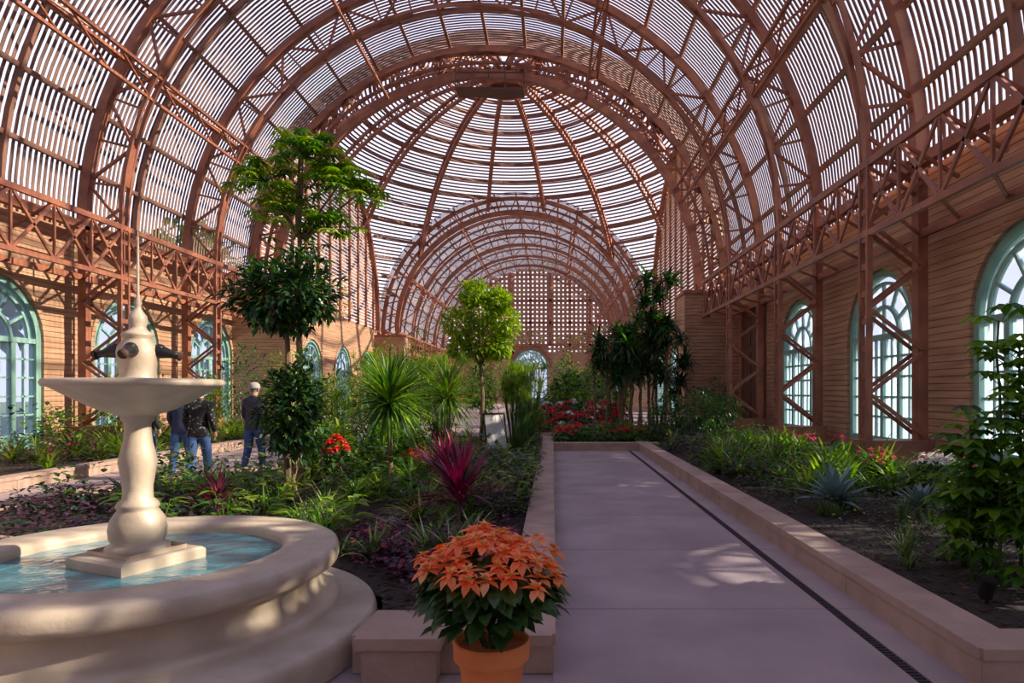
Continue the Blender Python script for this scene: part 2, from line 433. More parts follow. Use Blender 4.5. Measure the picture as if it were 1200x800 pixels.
# ---------------------------------------------------------------- ground
mb=MB();mb.box((-80,-30,-.3),(80,140,-.03),'grass');mb.obj('ground_outside')
mb=MB();mb.box((XL,YN,-.03),(XR,Y3,-.006),'conc')
mb.obj('floor')
mb=MB();y=-6.0
while y<17.4:
    mb.box((.0,y,-.006),(2.0,y+1.79,.006),'conc');mb.box((2.08,y,-.006),(2.3,y+1.79,.006),'conc');y+=1.8
mb.obj('garden_path')
mb=MB();mb.box((2.002,-6,-.006),(2.078,17.4,-.002),'drain')
y=-2
while y<17.4:
    mb.box((2.005,y,-.002),(2.075,y+.02,.004),'drain');y+=.04
mb.obj('trench_drain')
def poly(mb,pts,z,mn):
    mb.add([(x,y,z) for x,y in pts],[tuple(range(len(pts)))],mn)
def curbline(mb,pts,w=.28,h=.22,gap=1.5):
    for i in range(len(pts)-1):
        p=Vector((*pts[i],0));q=Vector((*pts[i+1],0));d=(q-p);L=d.length;n=max(1,round(L/gap));d/=n
        for k in range(n):
            a=p+d*k;b=p+d*(k+1);e=d.normalized()*.004
            if k==n-1 : b=b+d.normalized()*w*.5
            if k==0 : a=a-d.normalized()*w*.5
            mb.beam(a+e+Vector((0,0,(h-.06)/2)),b-e+Vector((0,0,(h-.06)/2)),w,h-.06,'curb')
            j=.0006*i
            mb.beam(a+e+Vector((0,0,h-.03+j)),b-e+Vector((0,0,h-.03+j)),w+.03,.06,'curb')
SZ=.15
beds={}
beds['bed_center']=[(-.14,3.85),(-.14,20),(-5,20),(-5.2,12.4),(-6.6,9),(-7.0,6.6),(-3.6,5.6),(-1.9,5.3),(-1.2,4.6),(-1.0,3.85)]
beds['bed_right']=[(2.44,3.65),(7.6,3.65),(7.6,27.4),(2.44,27.4)]
beds['bed_left']=[(-8.9,3),(-8.7,27.4),(-13.2,27.4),(-13.2,3)]
beds['bed_cross']=[(-.1,17.6),(2.7,17.6),(2.7,21.5),(-.1,21.5)]
for n,p in beds.items():
    mb=MB();poly(mb,p,SZ,'soil')
    if n=='bed_center': curbline(mb,[p[-1],p[0],p[1],p[2],p[3],p[4],p[5],p[6]])
    elif n=='bed_right': curbline(mb,[p[1],p[0],p[3]])
    elif n=='bed_left': curbline(mb,[p[0],p[1]])
    else: curbline(mb,[p[0],p[1]])
    if n=='bed_center':
        mb.box((-1.05,3.58,0),(-.64,3.99,.19),'curb');mb.box((-1.08,3.55,.19),(-.61,4.02,.255),'curb')
    mb.obj('planter_'+n)
def inpoly(x,y,p):
    c=False;j=len(p)-1
    for i in range(len(p)):
        if (p[i][1]>y)!=(p[j][1]>y) and x<(p[j][0]-p[i][0])*(y-p[i][1])/(p[j][1]-p[i][1])+p[i][0]: c=not c
        j=i
    return c
mb=MB()
for i in range(9000):
    y=3.7+R()**1.6*9;x=U(-6,7.5)
    if not(inpoly(x+.15,y-.15,beds['bed_center']) or inpoly(x-.15,y-.15,beds['bed_right'])):continue
    a=U(0,pi);l=U(.02,.06);d=Vector((math.cos(a),math.sin(a),U(-.2,.2)))*l
    p=Vector((x,y,SZ+.01));mb.beam(p-d/2,p+d/2,U(.008,.02),.006,'chip' if R()<.6 else 'soil')
mb.obj('mulch_chips')
# ---------------------------------------------------------------- fountain
FX,FY=-2.6,4.1
fp=bpy.data.objects.new('tiered_fountain',None);bpy.context.collection.objects.link(fp);fp.location=(FX,FY,0)
mb=MB()
BS=.905
mb.lathe([(r*BS,z) for r,z in [(1.6,0),(1.6,.13),(1.585,.17),(1.56,.19),(1.33,.2),(1.335,.24),(1.32,.27),(1.285,.285),(1.25,.29),(1.225,.31),(1.2,.34),(1.19,.38),(1.195,.42),(1.22,.45),(1.25,.465),(1.29,.47),(1.315,.485),(1.325,.515),(1.325,.555),(1.315,.585),(1.29,.6),(1.0,.605),(.965,.6),(.94,.585),(.93,.56),(.93,.3)]],(0,0,0),'stone',128)
mb.obj('basin',True,fp)
mb=MB();mb.lathe([(.85,.3),(.001,.3)],(0,0,0),'tile',64);mb.obj('pool_floor',False,fp)
mb=MB();mb.lathe([(.845,.53),(.6,.53),(.3,.53),(.001,.53)],(0,0,0),'water',96);mb.obj('water',True,fp)
mb=MB()
mb.lathe([(.38,.3),(.38,.585),(.355,.6),(.001,.6)],(0,0,0),'stone',4,rot=.35)
mb.lathe([(.27,.6),(.27,.625)],(0,0,0),'stone',4,rot=.35)
mb.obj('plinth',False,fp)
mb=MB()
mb.lathe([(.175,.6),(.18,.63),(.16,.65),(.145,.66),(.157,.69),(.162,.74),(.152,.8),(.12,.85),(.11,.865),(.122,.88),(.115,.9),(.085,.93),(.083,1.0),(.098,1.1),(.108,1.16),(.096,1.22),(.082,1.28),(.072,1.36),(.075,1.4),(.094,1.42),(.094,1.44),(.12,1.455),(.21,1.485),(.33,1.55),(.42,1.605),(.455,1.625),(.485,1.632),(.495,1.65),(.485,1.672),(.46,1.675),(.41,1.64),(.27,1.56),(.1,1.54)],(0,0,0),'stone',80)
mb.lathe([(.12,1.54),(.12,1.66),(.11,1.68),(.10,1.7),(.105,1.74),(.115,1.80),(.118,1.84),(.11,1.88),(.085,1.91),(.08,1.93),(.092,1.945),(.09,1.96),(.055,1.98),(.045,2.0),(.055,2.03),(.05,2.07),(.028,2.1),(.016,2.13),(.024,2.15),(.009,2.2),(.007,2.5),(.001,2.62)],(0,0,0),'stone',48)
mb.obj('pedestal_and_bowl',True,fp)
mb=MB()
for k in range(4):
    a=k*pi/2+.25;d=Vector((math.cos(a),math.sin(a),0))
    o=Vector((0,0,1.84))
    mb.tube([o+d*.08,o+d*.12+Vector((0,0,.01)),o+d*.16,o+d*.20-Vector((0,0,.01)),o+d*.235-Vector((0,0,.02))],[.036,.045,.034,.022,.024],'bronze',12)
    mb.ell(o+d*.12+Vector((0,0,.028)),(.035,.035,.03),'bronze')
    mb.tube([o+d*.232-Vector((0,0,.018)),o+d*.245-Vector((0,0,.022))],[.03,.03],'chip',12)
mb.obj('spout_heads',True,fp)
# ---------------------------------------------------------------- plants
def plant(name,build,smooth=False):
    mb=MB();build(mb);return mb.obj(name,smooth)
def rdir(elmin=-.3,elmax=1.2):
    a=U(0,2*pi);e=U(elmin,elmax);return Vector((math.cos(a)*math.cos(e),math.sin(a)*math.cos(e),math.sin(e)))
def cloud(mb,c,r,n,l,w,ms,shell=.5):
    for i in range(n):
        d=Vector((random.gauss(0,1),random.gauss(0,1),random.gauss(0,1))).normalized();k=shell+(1-shell)*R()**.6
        k*=.82+.22*math.sin(d.x*5+c[0]*3)*math.cos(d.z*6+c[1]*2)
        p=Vector((c[0]+d.x*r[0]*k,c[1]+d.y*r[1]*k,c[2]+d.z*r[2]*k))
        q=(d+rdir(-1,.7)*.9);mb.leaf(p,q,l*U(.7,1.3),w*U(.7,1.2),random.choice(ms))
def trunk(mb,x,y,z0,z1,r,wob=.05,mn='bark'):
    n=8;pts=[];rs=[];ox=oy=0
    for i in range(n+1):
        pts.append((x+ox,y+oy,z0+(z1-z0)*i/n));rs.append(r*(1-.45*i/n));ox+=U(-wob,wob);oy+=U(-wob,wob)
    mb.tube(pts,rs,mn,8);return pts
def limbs(mb,c,r,base,n,rad=.02):
    for i in range(n):
        d=rdir(-.1,1.3);e=Vector(c)+Vector((d.x*r[0],d.y*r[1],d.z*r[2]))*.75
        m=(Vector(base)*.5+e*.5)+Vector((0,0,-.05));mb.tube([base,m,e],[rad,rad*.7,rad*.3],'bark',5)
def palmate(mb,p,d,l,k,ms,w=.3):
    d=Vector(d).normalized();a=math.atan2(d.y,d.x)
    m=random.choice(ms)
    for i in range(k):
        t=a+2*pi*i/k+.2;mb.leaf(p,Vector((math.cos(t),math.sin(t),-.15+.25*math.cos(t-a)*d.z)),l*U(.85,1.1),l*w,m,up=(0,0,1),droop=.25)
# tall umbrella tree
def f(mb):
    x,y=-3.26,8.4
    pts=trunk(mb,x,y,SZ,2.5,.06,.02);top=trunk(mb,pts[-1][0],pts[-1][1],2.5,4.6,.035,.04)
    for cx,cy,cz,rx,rz,n in((.05,0,4.62,.5,.34,60),(.5,.1,4.3,.5,.3,50),(-.4,-.1,4.25,.48,.3,46),(-.2,.1,3.9,.55,.25,40),(.35,0,3.7,.45,.25,34),(.8,0,4.15,.3,.2,20)):
        cc=Vector((x+cx,y+cy,cz))
        mb.tube([top[4],(Vector(top[4])+cc)/2,cc],[.022,.016,.01],'bark',5)
        for i in range(n):
            d=rdir(-.5,1.3);p=cc+Vector((d.x*rx,d.y*rx,d.z*rz))*U(.5,1)
            mb.tube([cc,p],[.006,.004],'mid',3);palmate(mb,p,d,U(.13,.2),8,['bright','mid','bright','lime'],.28)
    for i in range(24):
        z=U(2.9,3.7);d=rdir(-.5,.5);p=Vector((x,y,z))+d*U(.15,.4);mb.tube([(x,y,z),p],[.006,.004],'mid',3);palmate(mb,p,d,U(.12,.17),8,['bright','mid'],.28)
plant('umbrella_tree',f)
def f(mb):
    x,y=-3.38,8.2
    pts=trunk(mb,x+.05,y,SZ,3.0,.05,.015)
    limbs(mb,(x+.02,y,2.8),(.6,.6,.45),pts[6],14)
    cloud(mb,(x+.02,y,2.8),(.8,.7,.58),2400,.13,.06,['dark','dark','mid','dark'],.2)
plant('rubber_tree',f)
def f(mb):
    x,y=-3.18,8.0
    trunk(mb,x,y,SZ,1.6,.03)
    cloud(mb,(x,y,1.38),(.45,.4,.72),1600,.13,.055,['dark','dark','mid'],.2)
plant('weeping_fig_shrub',f)
def spiky(name,x,y,z,n,l,w,ms,e0=-.3,e1=1.4,bend=.7,tr=.05,z0=SZ):
    def f(mb):
        if z>z0+.1: trunk(mb,x,y,z0,z,tr,.01)
        for i in range(n):
            mb.blade((x,y,z+U(-.05,.08)),U(0,2*pi),U(e0,e1),l*U(.75,1.1),w*U(.8,1.2),bend*U(.4,1.3),random.choice(ms))
    return plant(name,f)
spiky('dragon_tree',-2.5,10,1.4,300,1.0,.05,['bright','mid','lime','mid','dark'],-.6,1.45,.7)
spiky('dragon_tree',-1.95,12.2,1.45,280,.92,.035,['mid','bright','olive'],-.6,1.5,.8)
spiky('dragon_tree',-3.2,13.5,1.6,180,.9,.04,['mid','bright'],-.4,1.45,.7)
def papyrus(name,x,y,h,n=45,sp=2.0):
    def f(mb):
        for i in range(n):
            a=U(0,2*pi);r=U(0,.35);t=Vector((x+math.cos(a)*r*sp,y+math.sin(a)*r*sp,h*U(.65,1)))
            mb.tube([(x+math.cos(a)*.1,y+math.sin(a)*.1,SZ),t],[.008,.005],'mid',4)
            for k in range(48): mb.blade(t,U(0,2*pi),U(-.1,1.4),U(.22,.36),.01,1.2,random.choice(['bright','mid','olive','lime']),4)
    return plant(name,f)
papyrus('papyrus_clump',-.75,14,2.1,70,1.5);papyrus('papyrus_clump',-.65,16.2,2.2,50,1.4);papyrus('papyrus_clump',-2.5,14.6,2.3,50)
def f(mb):
    x,y=-2.15,19.5;p=trunk(mb,x,y,SZ,3.6,.07);limbs(mb,(x,y,3.7),(1.2,1.2,1.1),p[5],18)
    for dx,dz,r in((0,.3,.8),(-.65,-.1,.65),(.65,0,.65),(.1,-.7,.65),(-.2,.8,.5),(.5,.6,.45),(-.6,-.9,.45),(.5,-.8,.5)):
        cloud(mb,(x+dx,y,3.7+dz),(r,r,r*.85),620,.17,.085,['lime','bright','lime','lime'],.3)
plant('lemon_tree',f)
spiky('red_cordyline',-1.02,7.1,.42,130,.78,.045,['magenta','magenta','purple'],.1,1.5,.7,.03)
spiky('red_cordyline',-1.5,9.0,.5,90,.65,.035,['magenta','purple'],.15,1.5,.75,.03)
spiky('red_cordyline',-3.9,7.6,.3,60,.45,.03,['magenta','purple'],.15,1.5,.75,.03)
# dark tall plants right centre
def darktree(name,x,y,h,r,n,zm=1.7):
    def f(mb):
        for k in range(5):
            xx=x+U(-.6,.6);yy=y+U(-.5,.5);hh=h*U(.5,1);trunk(mb,xx,yy,SZ,hh,.045,.07)
            for q in range(3):
                zz=hh-q*U(.5,.8);cx=xx+U(-.25,.25)
                if zz<zm:continue
                for i in range(n): mb.blade((cx+U(-.1,.1),yy+U(-.1,.1),zz+U(-.15,.15)),U(0,2*pi),U(-.4,1.2),r*U(.5,1.0),.09,1.1,random.choice(['dark','dark','mid']))
    return plant(name,f)
darktree('palm_thicket',1.85,20.8,4.3,.75,70,1.9);darktree('palm_thicket',3.3,21.5,6.0,.85,70,1.2);darktree('palm_thicket',2.7,24.5,5.2,.85,70,2.0);darktree('palm_thicket',4.1,24.5,5.0,.85,70,1.2)
def bush(name,x,y,r,h,ms,n=500,l=.14,w=.06):
    def f(mb):
        trunk(mb,x,y,SZ,h*.6,.03)
        cloud(mb,(x,y,SZ+h*.5),(r,r,h*.52),n,l,w,ms,.3)
    return plant(name,f)
for x,y,r,h,ms in((-4.7,14.3,.9,1.9,['mid','dark']),(-4.5,17.3,1.1,2.7,['lime','olive','bright']),(-3.7,16.2,.8,2.2,['mid','dark']),(-3.9,18.9,1.1,3.2,['olive','bright']),(-3.1,17.2,.9,2.6,['lime','mid']),(-10.5,22,1.3,3.3,['dark','mid']),(-10.1,25.2,1.4,3.6,['olive','mid','lime']),(-9.7,18.3,.8,2.1,['bright','olive']),(-.6,18.9,.45,1.3,['bright','olive']),
  (-11.3,17.5,.9,2.4,['olive','lime']),(-7,24,1.2,2.6,['olive','dark']),(-5.6,22.8,1.3,3.4,['olive','mid','lime']),(-3.9,11.2,.6,1.1,['lime','mid']),(-4.6,12.9,.7,1.5,['olive','bright']),(-2.9,11.6,.5,1.0,['mid','bright']),
  (3.3,18.6,.8,1.5,['dark','mid']),(4.4,20,.9,1.7,['dark','mid']),(5.6,22,.9,1.6,['dark','mid']),(6.3,24.2,.9,2.0,['mid','dark'])):
    bush('leafy_shrub',x,y,r,h,ms,950)
for x,y,h in((-4.2,12.6,1.8),(-4.0,15.4,2.4),(-5.0,18.5,2.6)): papyrus('papyrus_clump',x,y,h,30)
# ground layer
def region(name,n,xr,yr,fn,test=None):
    mb=MB()
    for i in range(n):
        for t in range(20):
            x=U(*xr);y=U(*yr)
            if test is None or test(x,y):break
        else: continue
        fn(mb,x,y)
    return mb.obj(name)
inC0=lambda x,y:inpoly(x,y,beds['bed_center']) and inpoly(x+.25,y,beds['bed_center']) and inpoly(x-.3,y,beds['bed_center'])and (x-FX)**2+(y-FY)**2>1.75**2
inC=lambda x,y:inC0(x,y) and not(y>12.5 and abs(x+.091*y)<.6) and (x+1.02)**2+(y-6.8)**2>.4**2
def straps(k,l,w,ms,e0=.4,e1=1.4,b=1.1):
    def g(mb,x,y):
        q=U(.65,1.25)
        for i in range(k): mb.blade((x+U(-.03,.03),y+U(-.03,.03),SZ),U(0,2*pi),U(e0,e1),l*q*U(.7,1.15),w,b*U(.5,1.3),random.choice(ms))
    return g
def low(k,r,h,l,w,ms):
    def g(mb,x,y):
        q=U(.6,1.3)
        for i in range(k):
            a=U(0,2*pi);t=r*math.sqrt(R());mb.leaf((x+t*math.cos(a),y+t*math.sin(a),SZ+U(.02,h*q)),rdir(-.1,.8),l*U(.7,1.2),w*U(.7,1.2),random.choice(ms))
    return g
region('purple_oxalis_bed',120,(-2.0,-.4),(4.1,6.6),low(45,.2,.16,.055,.04,['purple','purple','magenta','purple']),inC)
region('purple_oxalis_bed',110,(-6.5,-3),(5.8,9.5),low(40,.25,.24,.075,.05,['purple','purple','dark']),inC)
region('purple_oxalis_bed',80,(-1.2,-.4),(7,17),low(44,.25,.33,.07,.04,['purple','dark','purple']),inC)
region('spider_plant_clumps',26,(-2.8,-.6),(5.2,9),straps(38,.42,.022,['cream','mid','bright','mid']),inC)
region('bromeliad_clumps',60,(-5.8,-.5),(8,19),straps(28,.52,.05,['bright','mid','dark','olive']),inC)
region('fern_clumps',100,(-5.5,-.5),(7.3,19),straps(44,.6,.03,['mid','bright','dark','lime'],.3,1.2,1.4),inC)
region('leafy_groundcover',90,(-6,-.5),(7.6,18),low(50,.3,.6,.12,.07,['mid','olive','dark','dark']),inC)
def hosta(mb,x,y):
    for i in range(16):
        a=U(0,2*pi);z=SZ+U(.12,.42);p=Vector((x+.12*math.cos(a),y+.12*math.sin(a),z));mb.tube([(x,y,SZ),p],[.006,.004],'bright',3);mb.leaf(p,(math.cos(a),math.sin(a),.3),U(.13,.2),U(.09,.13),random.choice(['bright','lime','mid','olive']),up=(0,0,1),droop=.35)
region('calathea_clumps',14,(-4.6,-1.8),(6.0,8.5),hosta,inC)
region('calathea_clumps',14,(-.9,-.4),(7.6,12),hosta,inC)
# right bed
inR=lambda x,y: 2.75<x<6.2 or (2.75<x<7.4 and (y-13.2)**2>1 and (y-18.3)**2>1)
region('bromeliad_clumps',64,(3.0,5.6),(9.2,17),straps(36,.66,.055,['bright','mid','mid','lime']),inR)
region('fern_clumps',65,(2.8,7.3),(7.8,26),straps(44,.5,.03,['mid','mid','dark','bright'],.3,1.3,1.3),inR)
region('purple_oxalis_bed',90,(2.7,4.2),(9.2,21),low(45,.3,.38,.09,.05,['purple','purple','dark']),inR)
region('leafy_groundcover',80,(2.8,7.2),(7.5,26),low(40,.28,.35,.11,.07,['mid','dark','olive']),inR)
region('grassy_tufts',36,(2.9,5.8),(4.6,8),straps(50,.3,.01,['mid','dark','olive'],.6,1.5,.6),inR)
region('leafy_groundcover',130,(2.8,6.8),(5.4,9.2),low(36,.26,.2,.05,.03,['dark','dark','olive','purple']),inR)
region('leafy_groundcover',50,(0.1,2.6),(17.9,20.6),low(45,.3,.4,.13,.08,['mid','bright','dark']))
def agave(name,x,y,l):
    def f(mb):
        for i in range(34): mb.blade((x,y,SZ+.12),i*2.4,.15+1.2*i/34,l*U(.85,1.1),.12,.5,'blue',6,.7)
    return plant(name,f)
agave('blue_agave',3.4,7.9,.52);agave('blue_agave',4.2,7.5,.34)
def poin(mb,x,y,z,r,n,mm,leafmat='potleaf',s=1.0,hh=.25,k1=6,dep=.24):
    mm=mm if isinstance(mm,list) else [mm]
    for i in range(n):
        a=i*2.4;q=r*math.sqrt((i+.5)/n);p=Vector((x+q*math.cos(a),y+q*math.sin(a),z+hh*(1-(q/r)**2)*.8+U(-.045,.045)));mc=random.choice(mm)
        tx,ty=U(-.3,.3)+.5*math.cos(a)*q/r,U(-.3,.3)+.5*math.sin(a)*q/r
        for w,(k,l,e) in enumerate(((k1,.09,.0),(5,.055,.55))):
            for j in range(k):
                t=a+2*pi*j/k+w*.5+U(-.2,.2);ct,st=math.cos(t),math.sin(t)
                mb.leaf(p+Vector((0,0,w*.012)),(ct,st,e+U(-.2,.3)-(ct*tx+st*ty)),l*s*U(.8,1.15),l*s*.6,mc if R()<.75 else random.choice(mm),up=(0,0,1),droop=.25)
        if s>.85:
            for j in range(5): 
                c=p+Vector((U(-.012,.012),U(-.012,.012),.022));mb.ell(c,(.006,.006,.008),'yellow',6,4)
    for i in range(n*6):
        a=U(0,2*pi);q=r*math.sqrt(R())*1.0;zz=z-U(.02,dep)+.1*(1-(q/r)**2);mb.leaf((x+q*.85*math.cos(a),y+q*.85*math.sin(a),zz),(math.cos(a),math.sin(a),U(-.5,.25)),.12*s,.08*s,leafmat,droop=.25)
def f(mb):
    x,y=-.29,3.1
    mb.lathe([(.115,.0),(.15,.3),(.155,.34),(.178,.345),(.182,.42),(.175,.43),(.162,.43),(.155,.40),(.001,.395)],(x,y,0),'pot',48)
    for i in range(14):
        a=i*2.4;mb.tube([(x+.03*math.cos(a),y+.03*math.sin(a),.38),(x+.18*math.cos(a),y+.18*math.sin(a),.68)],[.008,.006],'mid',5)
    poin(mb,x,y,.76,.34,54,['coral','coral','coral2','coral3'],s=.88,hh=.18,k1=6,dep=.15)
    for i in range(200):
        a=U(0,2*pi);q=U(.03,.27);z=U(.52,.7);mb.leaf((x+q*math.cos(a),y+q*math.sin(a),z),(math.cos(a),math.sin(a),U(-.22,.2)),.125,.085,'potleaf',droop=.2)
plant('potted_poinsettia',f)
def pf(mm,n=7,s=.8,r=.22):
    def g(mb,x,y): poin(mb,x,y,SZ+.3,r,n,mm,'potleaf',s,.15)
    return g
region('red_poinsettia_bed',16,(.2,2.6),(18,20.5),pf('red',7,1.2,.28))
region('red_poinsettia_bed',6,(-3.6,-1.8),(11,13),pf('red',7,.8,.16),inC)
mb=MB();poin(mb,-2.95,8.9,.82,.17,16,'red','potleaf',.9,.18);trunk(mb,-2.95,8.9,SZ,.72,.02);mb.obj('red_poinsettia_plant')
region('pink_poinsettia_bed',9,(5.6,6.8),(11.5,17),pf('pink',6,.8,.2))
mb=MB()
for x,y in((5.4,9.4),(5.7,9.7),(5.6,9.3)):poin(mb,x,y,.55,.22,12,'white','potleaf',.9,.18)
mb.obj('white_poinsettia_plant')
mb=MB()
for x,y in((6.0,10.3),(6.2,9.7),(5.2,10.4)):poin(mb,x,y,.5,.22,10,'pink','potleaf',.9,.18)
mb.obj('pink_poinsettia_plant')
# right large-leaf plant
def f(mb):
    for x,y,h in((3.33,4.85,2.12),(3.55,4.95,1.95),(3.2,5.0,1.4),(3.65,4.7,1.75),(3.4,5.15,1.1),(3.75,5.1,1.5),(3.5,4.6,1.3)):
        p=trunk(mb,x,y,SZ,h,.014,.015,'mid')
        for i in range(46):
            z=U(.22,1)*h;a=U(0,2*pi);r=U(.1,.28)*(1.15-z/h*.5);b=Vector((x,y,z));q=b+Vector((math.cos(a)*r,math.sin(a)*r,U(0,.12)))
            mb.tube([b,q],[.004,.003],'bright',3);palmate(mb,q,(math.cos(a),math.sin(a),.2),U(.12,.18),7,['bright','mid','mid','bright'],.55)
plant('tree_mallow',f)
# left bed
inL=lambda x,y:x<-9.2
region('bromeliad_clumps',80,(-11.2,-9.1),(9,26),straps(32,.7,.055,['bright','lime','mid','olive']),inL)
region('purple_oxalis_bed',44,(-11.5,-9.1),(9,20),low(40,.3,.5,.1,.06,['purple','magenta','dark']),inL)
region('leafy_groundcover',40,(-13,-10.5),(10,26),low(40,.4,.9,.16,.1,['mid','bright','dark']),inL)
# display of poinsettias
mb=MB()
for i in range(5):
    mb.box((-.9,21.9+i*.6,0),(2.6,22.5+i*.6,.2+i*.15),'curb')
mb.obj('poinsettia_display_steps')
mb=MB()
for i in range(5):
    for k in range(13):
        c=random.choice(['red','red','red','white','pink',None])
        x,y,z=-.8+k*.27+U(-.06,.06),22.2+i*.6+U(-.1,.1),.46+i*.16+U(-.05,.08)
        if c: poin(mb,x,y,z,.17,6,c,'potleaf',1.3,.12)
        else:
            for q in range(40): mb.leaf((x+U(-.15,.15),y+U(-.15,.15),z+U(-.2,.15)),rdir(0,1),.14,.07,random.choice(['mid','dark']))
mb.obj('red_poinsettia_display')
for x,y,r,h in((-7,34,1.5,3.4),(-4.5,40,1.4,3),(1.5,38,1.4,3),(3.2,34,1.3,3.5),(-9,44,1.6,4),(3,46,1.5,4),(-6,56,1.8,5),(1,58,1.8,5),(-8,32,1.2,3),(-4,64,2,3.2),(.6,30,1.2,2.6)):
    bush('leafy_shrub',x,y,r,h,['mid','dark','bright'],1000,.28,.14)
# sandwich sign
mb=MB();x,y=0,0
for s in(-1,1):
    mb.beam((x,y+s*.25,.02),(x,y,1.0),.62,.03,'white',up=(0,1,0))
    for k in(-1,1): mb.beam((x+k*.33,y+s*.25,.0),(x+k*.33,y,1.03),.04,.05,'chip',up=(0,1,0))
mb.box((-.34,-.02,1.0),(.34,.02,1.05),'chip')
o=mb.obj('sandwich_board_sign');o.location=(-1.5,16.6,.15);o.rotation_euler=(0,0,.5);o.scale=(.85,.85,.85)
# small bed spotlight
mb=MB();mb.tube([(2.95,4.45,.15),(2.95,4.45,.2)],[.012,.012],'bronze',8);mb.tube([(2.95,4.47,.2),(2.95,4.43,.3),(2.95,4.42,.33)],[.045,.05,.052],'bronze',16);mb.obj('garden_spotlight')
# boulder
me=MB();me.ell((0,0,0),(.3,.22,.14),'stone',16,10);bo=me.obj('garden_boulder',True,loc=(-1.75,6.6,.2))
for v in bo.data.vertices: v.co*=1+.12*math.sin(v.co.x*17+v.co.y*11)*math.cos(v.co.z*19)
bo.data.materials[0]=mat('boulder',(.12,.1,.09),(.06,.05,.05),.9,6,.5,20)
# trees outside the lath house
for x,y,h,r,n in((-26,0,9,4,1100),(-25,15,11,4.5,1100),(-27,29,10,5,1100),(-25,44,12,5,1100),(-6,100,11,6,1100),(4,98,10,5,1100),(-24,64,12,5,1100)):  # the pair past the far wall is added to darken the end glazing
    def f(mb):
        trunk(mb,x,y,-.05,h*.7,.35,.2);cloud(mb,(x,y,h*.7),(r,r,h*.42),n,.9,.5,['mid','dark','olive'],.35)
    plant('sun_breaking_tree',f)
for x,y,n in((12.6,5.2,330),(12.6,10.8,900),(12.8,16,900),(12.8,21.5,500)):  # foliage added out of view to break up sun through the right windows
    def f(mb):
        trunk(mb,x,y,-.05,6.0,.12,.05);limbs(mb,(x,y,7.0),(1.3,2.2,1.2),(x,y,5.6),12,.04)
        cloud(mb,(x,y,7.2),(1.5,2.4,1.5),n,.4,.2,['mid','dark','olive'],.2)
    plant('sun_breaking_tree',f)
# ---------------------------------------------------------------- people
M['skin']=mat('skin',(.55,.32,.22),(.5,.28,.19),.6,8)
M['hair']=mat('hair_gray',(.22,.19,.17),(.12,.1,.09),.8,40)
M['jeans']=mat('denim',(.055,.12,.30),(.035,.08,.22),.85,12)
M['shoe']=mat('shoe_leather',(.06,.05,.045),(.03,.03,.03),.6,8)
M['jk_navy']=mat('jacket_navy',(.03,.045,.10),(.02,.03,.07),.8,5)
M['jk_black']=mat('jacket_black',(.02,.02,.025),(.012,.012,.015),.8,5)
M['jk_slate']=mat('jacket_slate',(.06,.06,.075),(.04,.04,.055),.8,5)
M['jk_fleck']=mat('jacket_patterned',(.45,.42,.38),(.012,.012,.014),.85,26)
M['jk_fleck'].node_tree.nodes['Color Ramp'].color_ramp.elements[0].position=.6
M['cap']=mat('cap_fabric',(.45,.43,.40),(.38,.36,.34),.8,9)
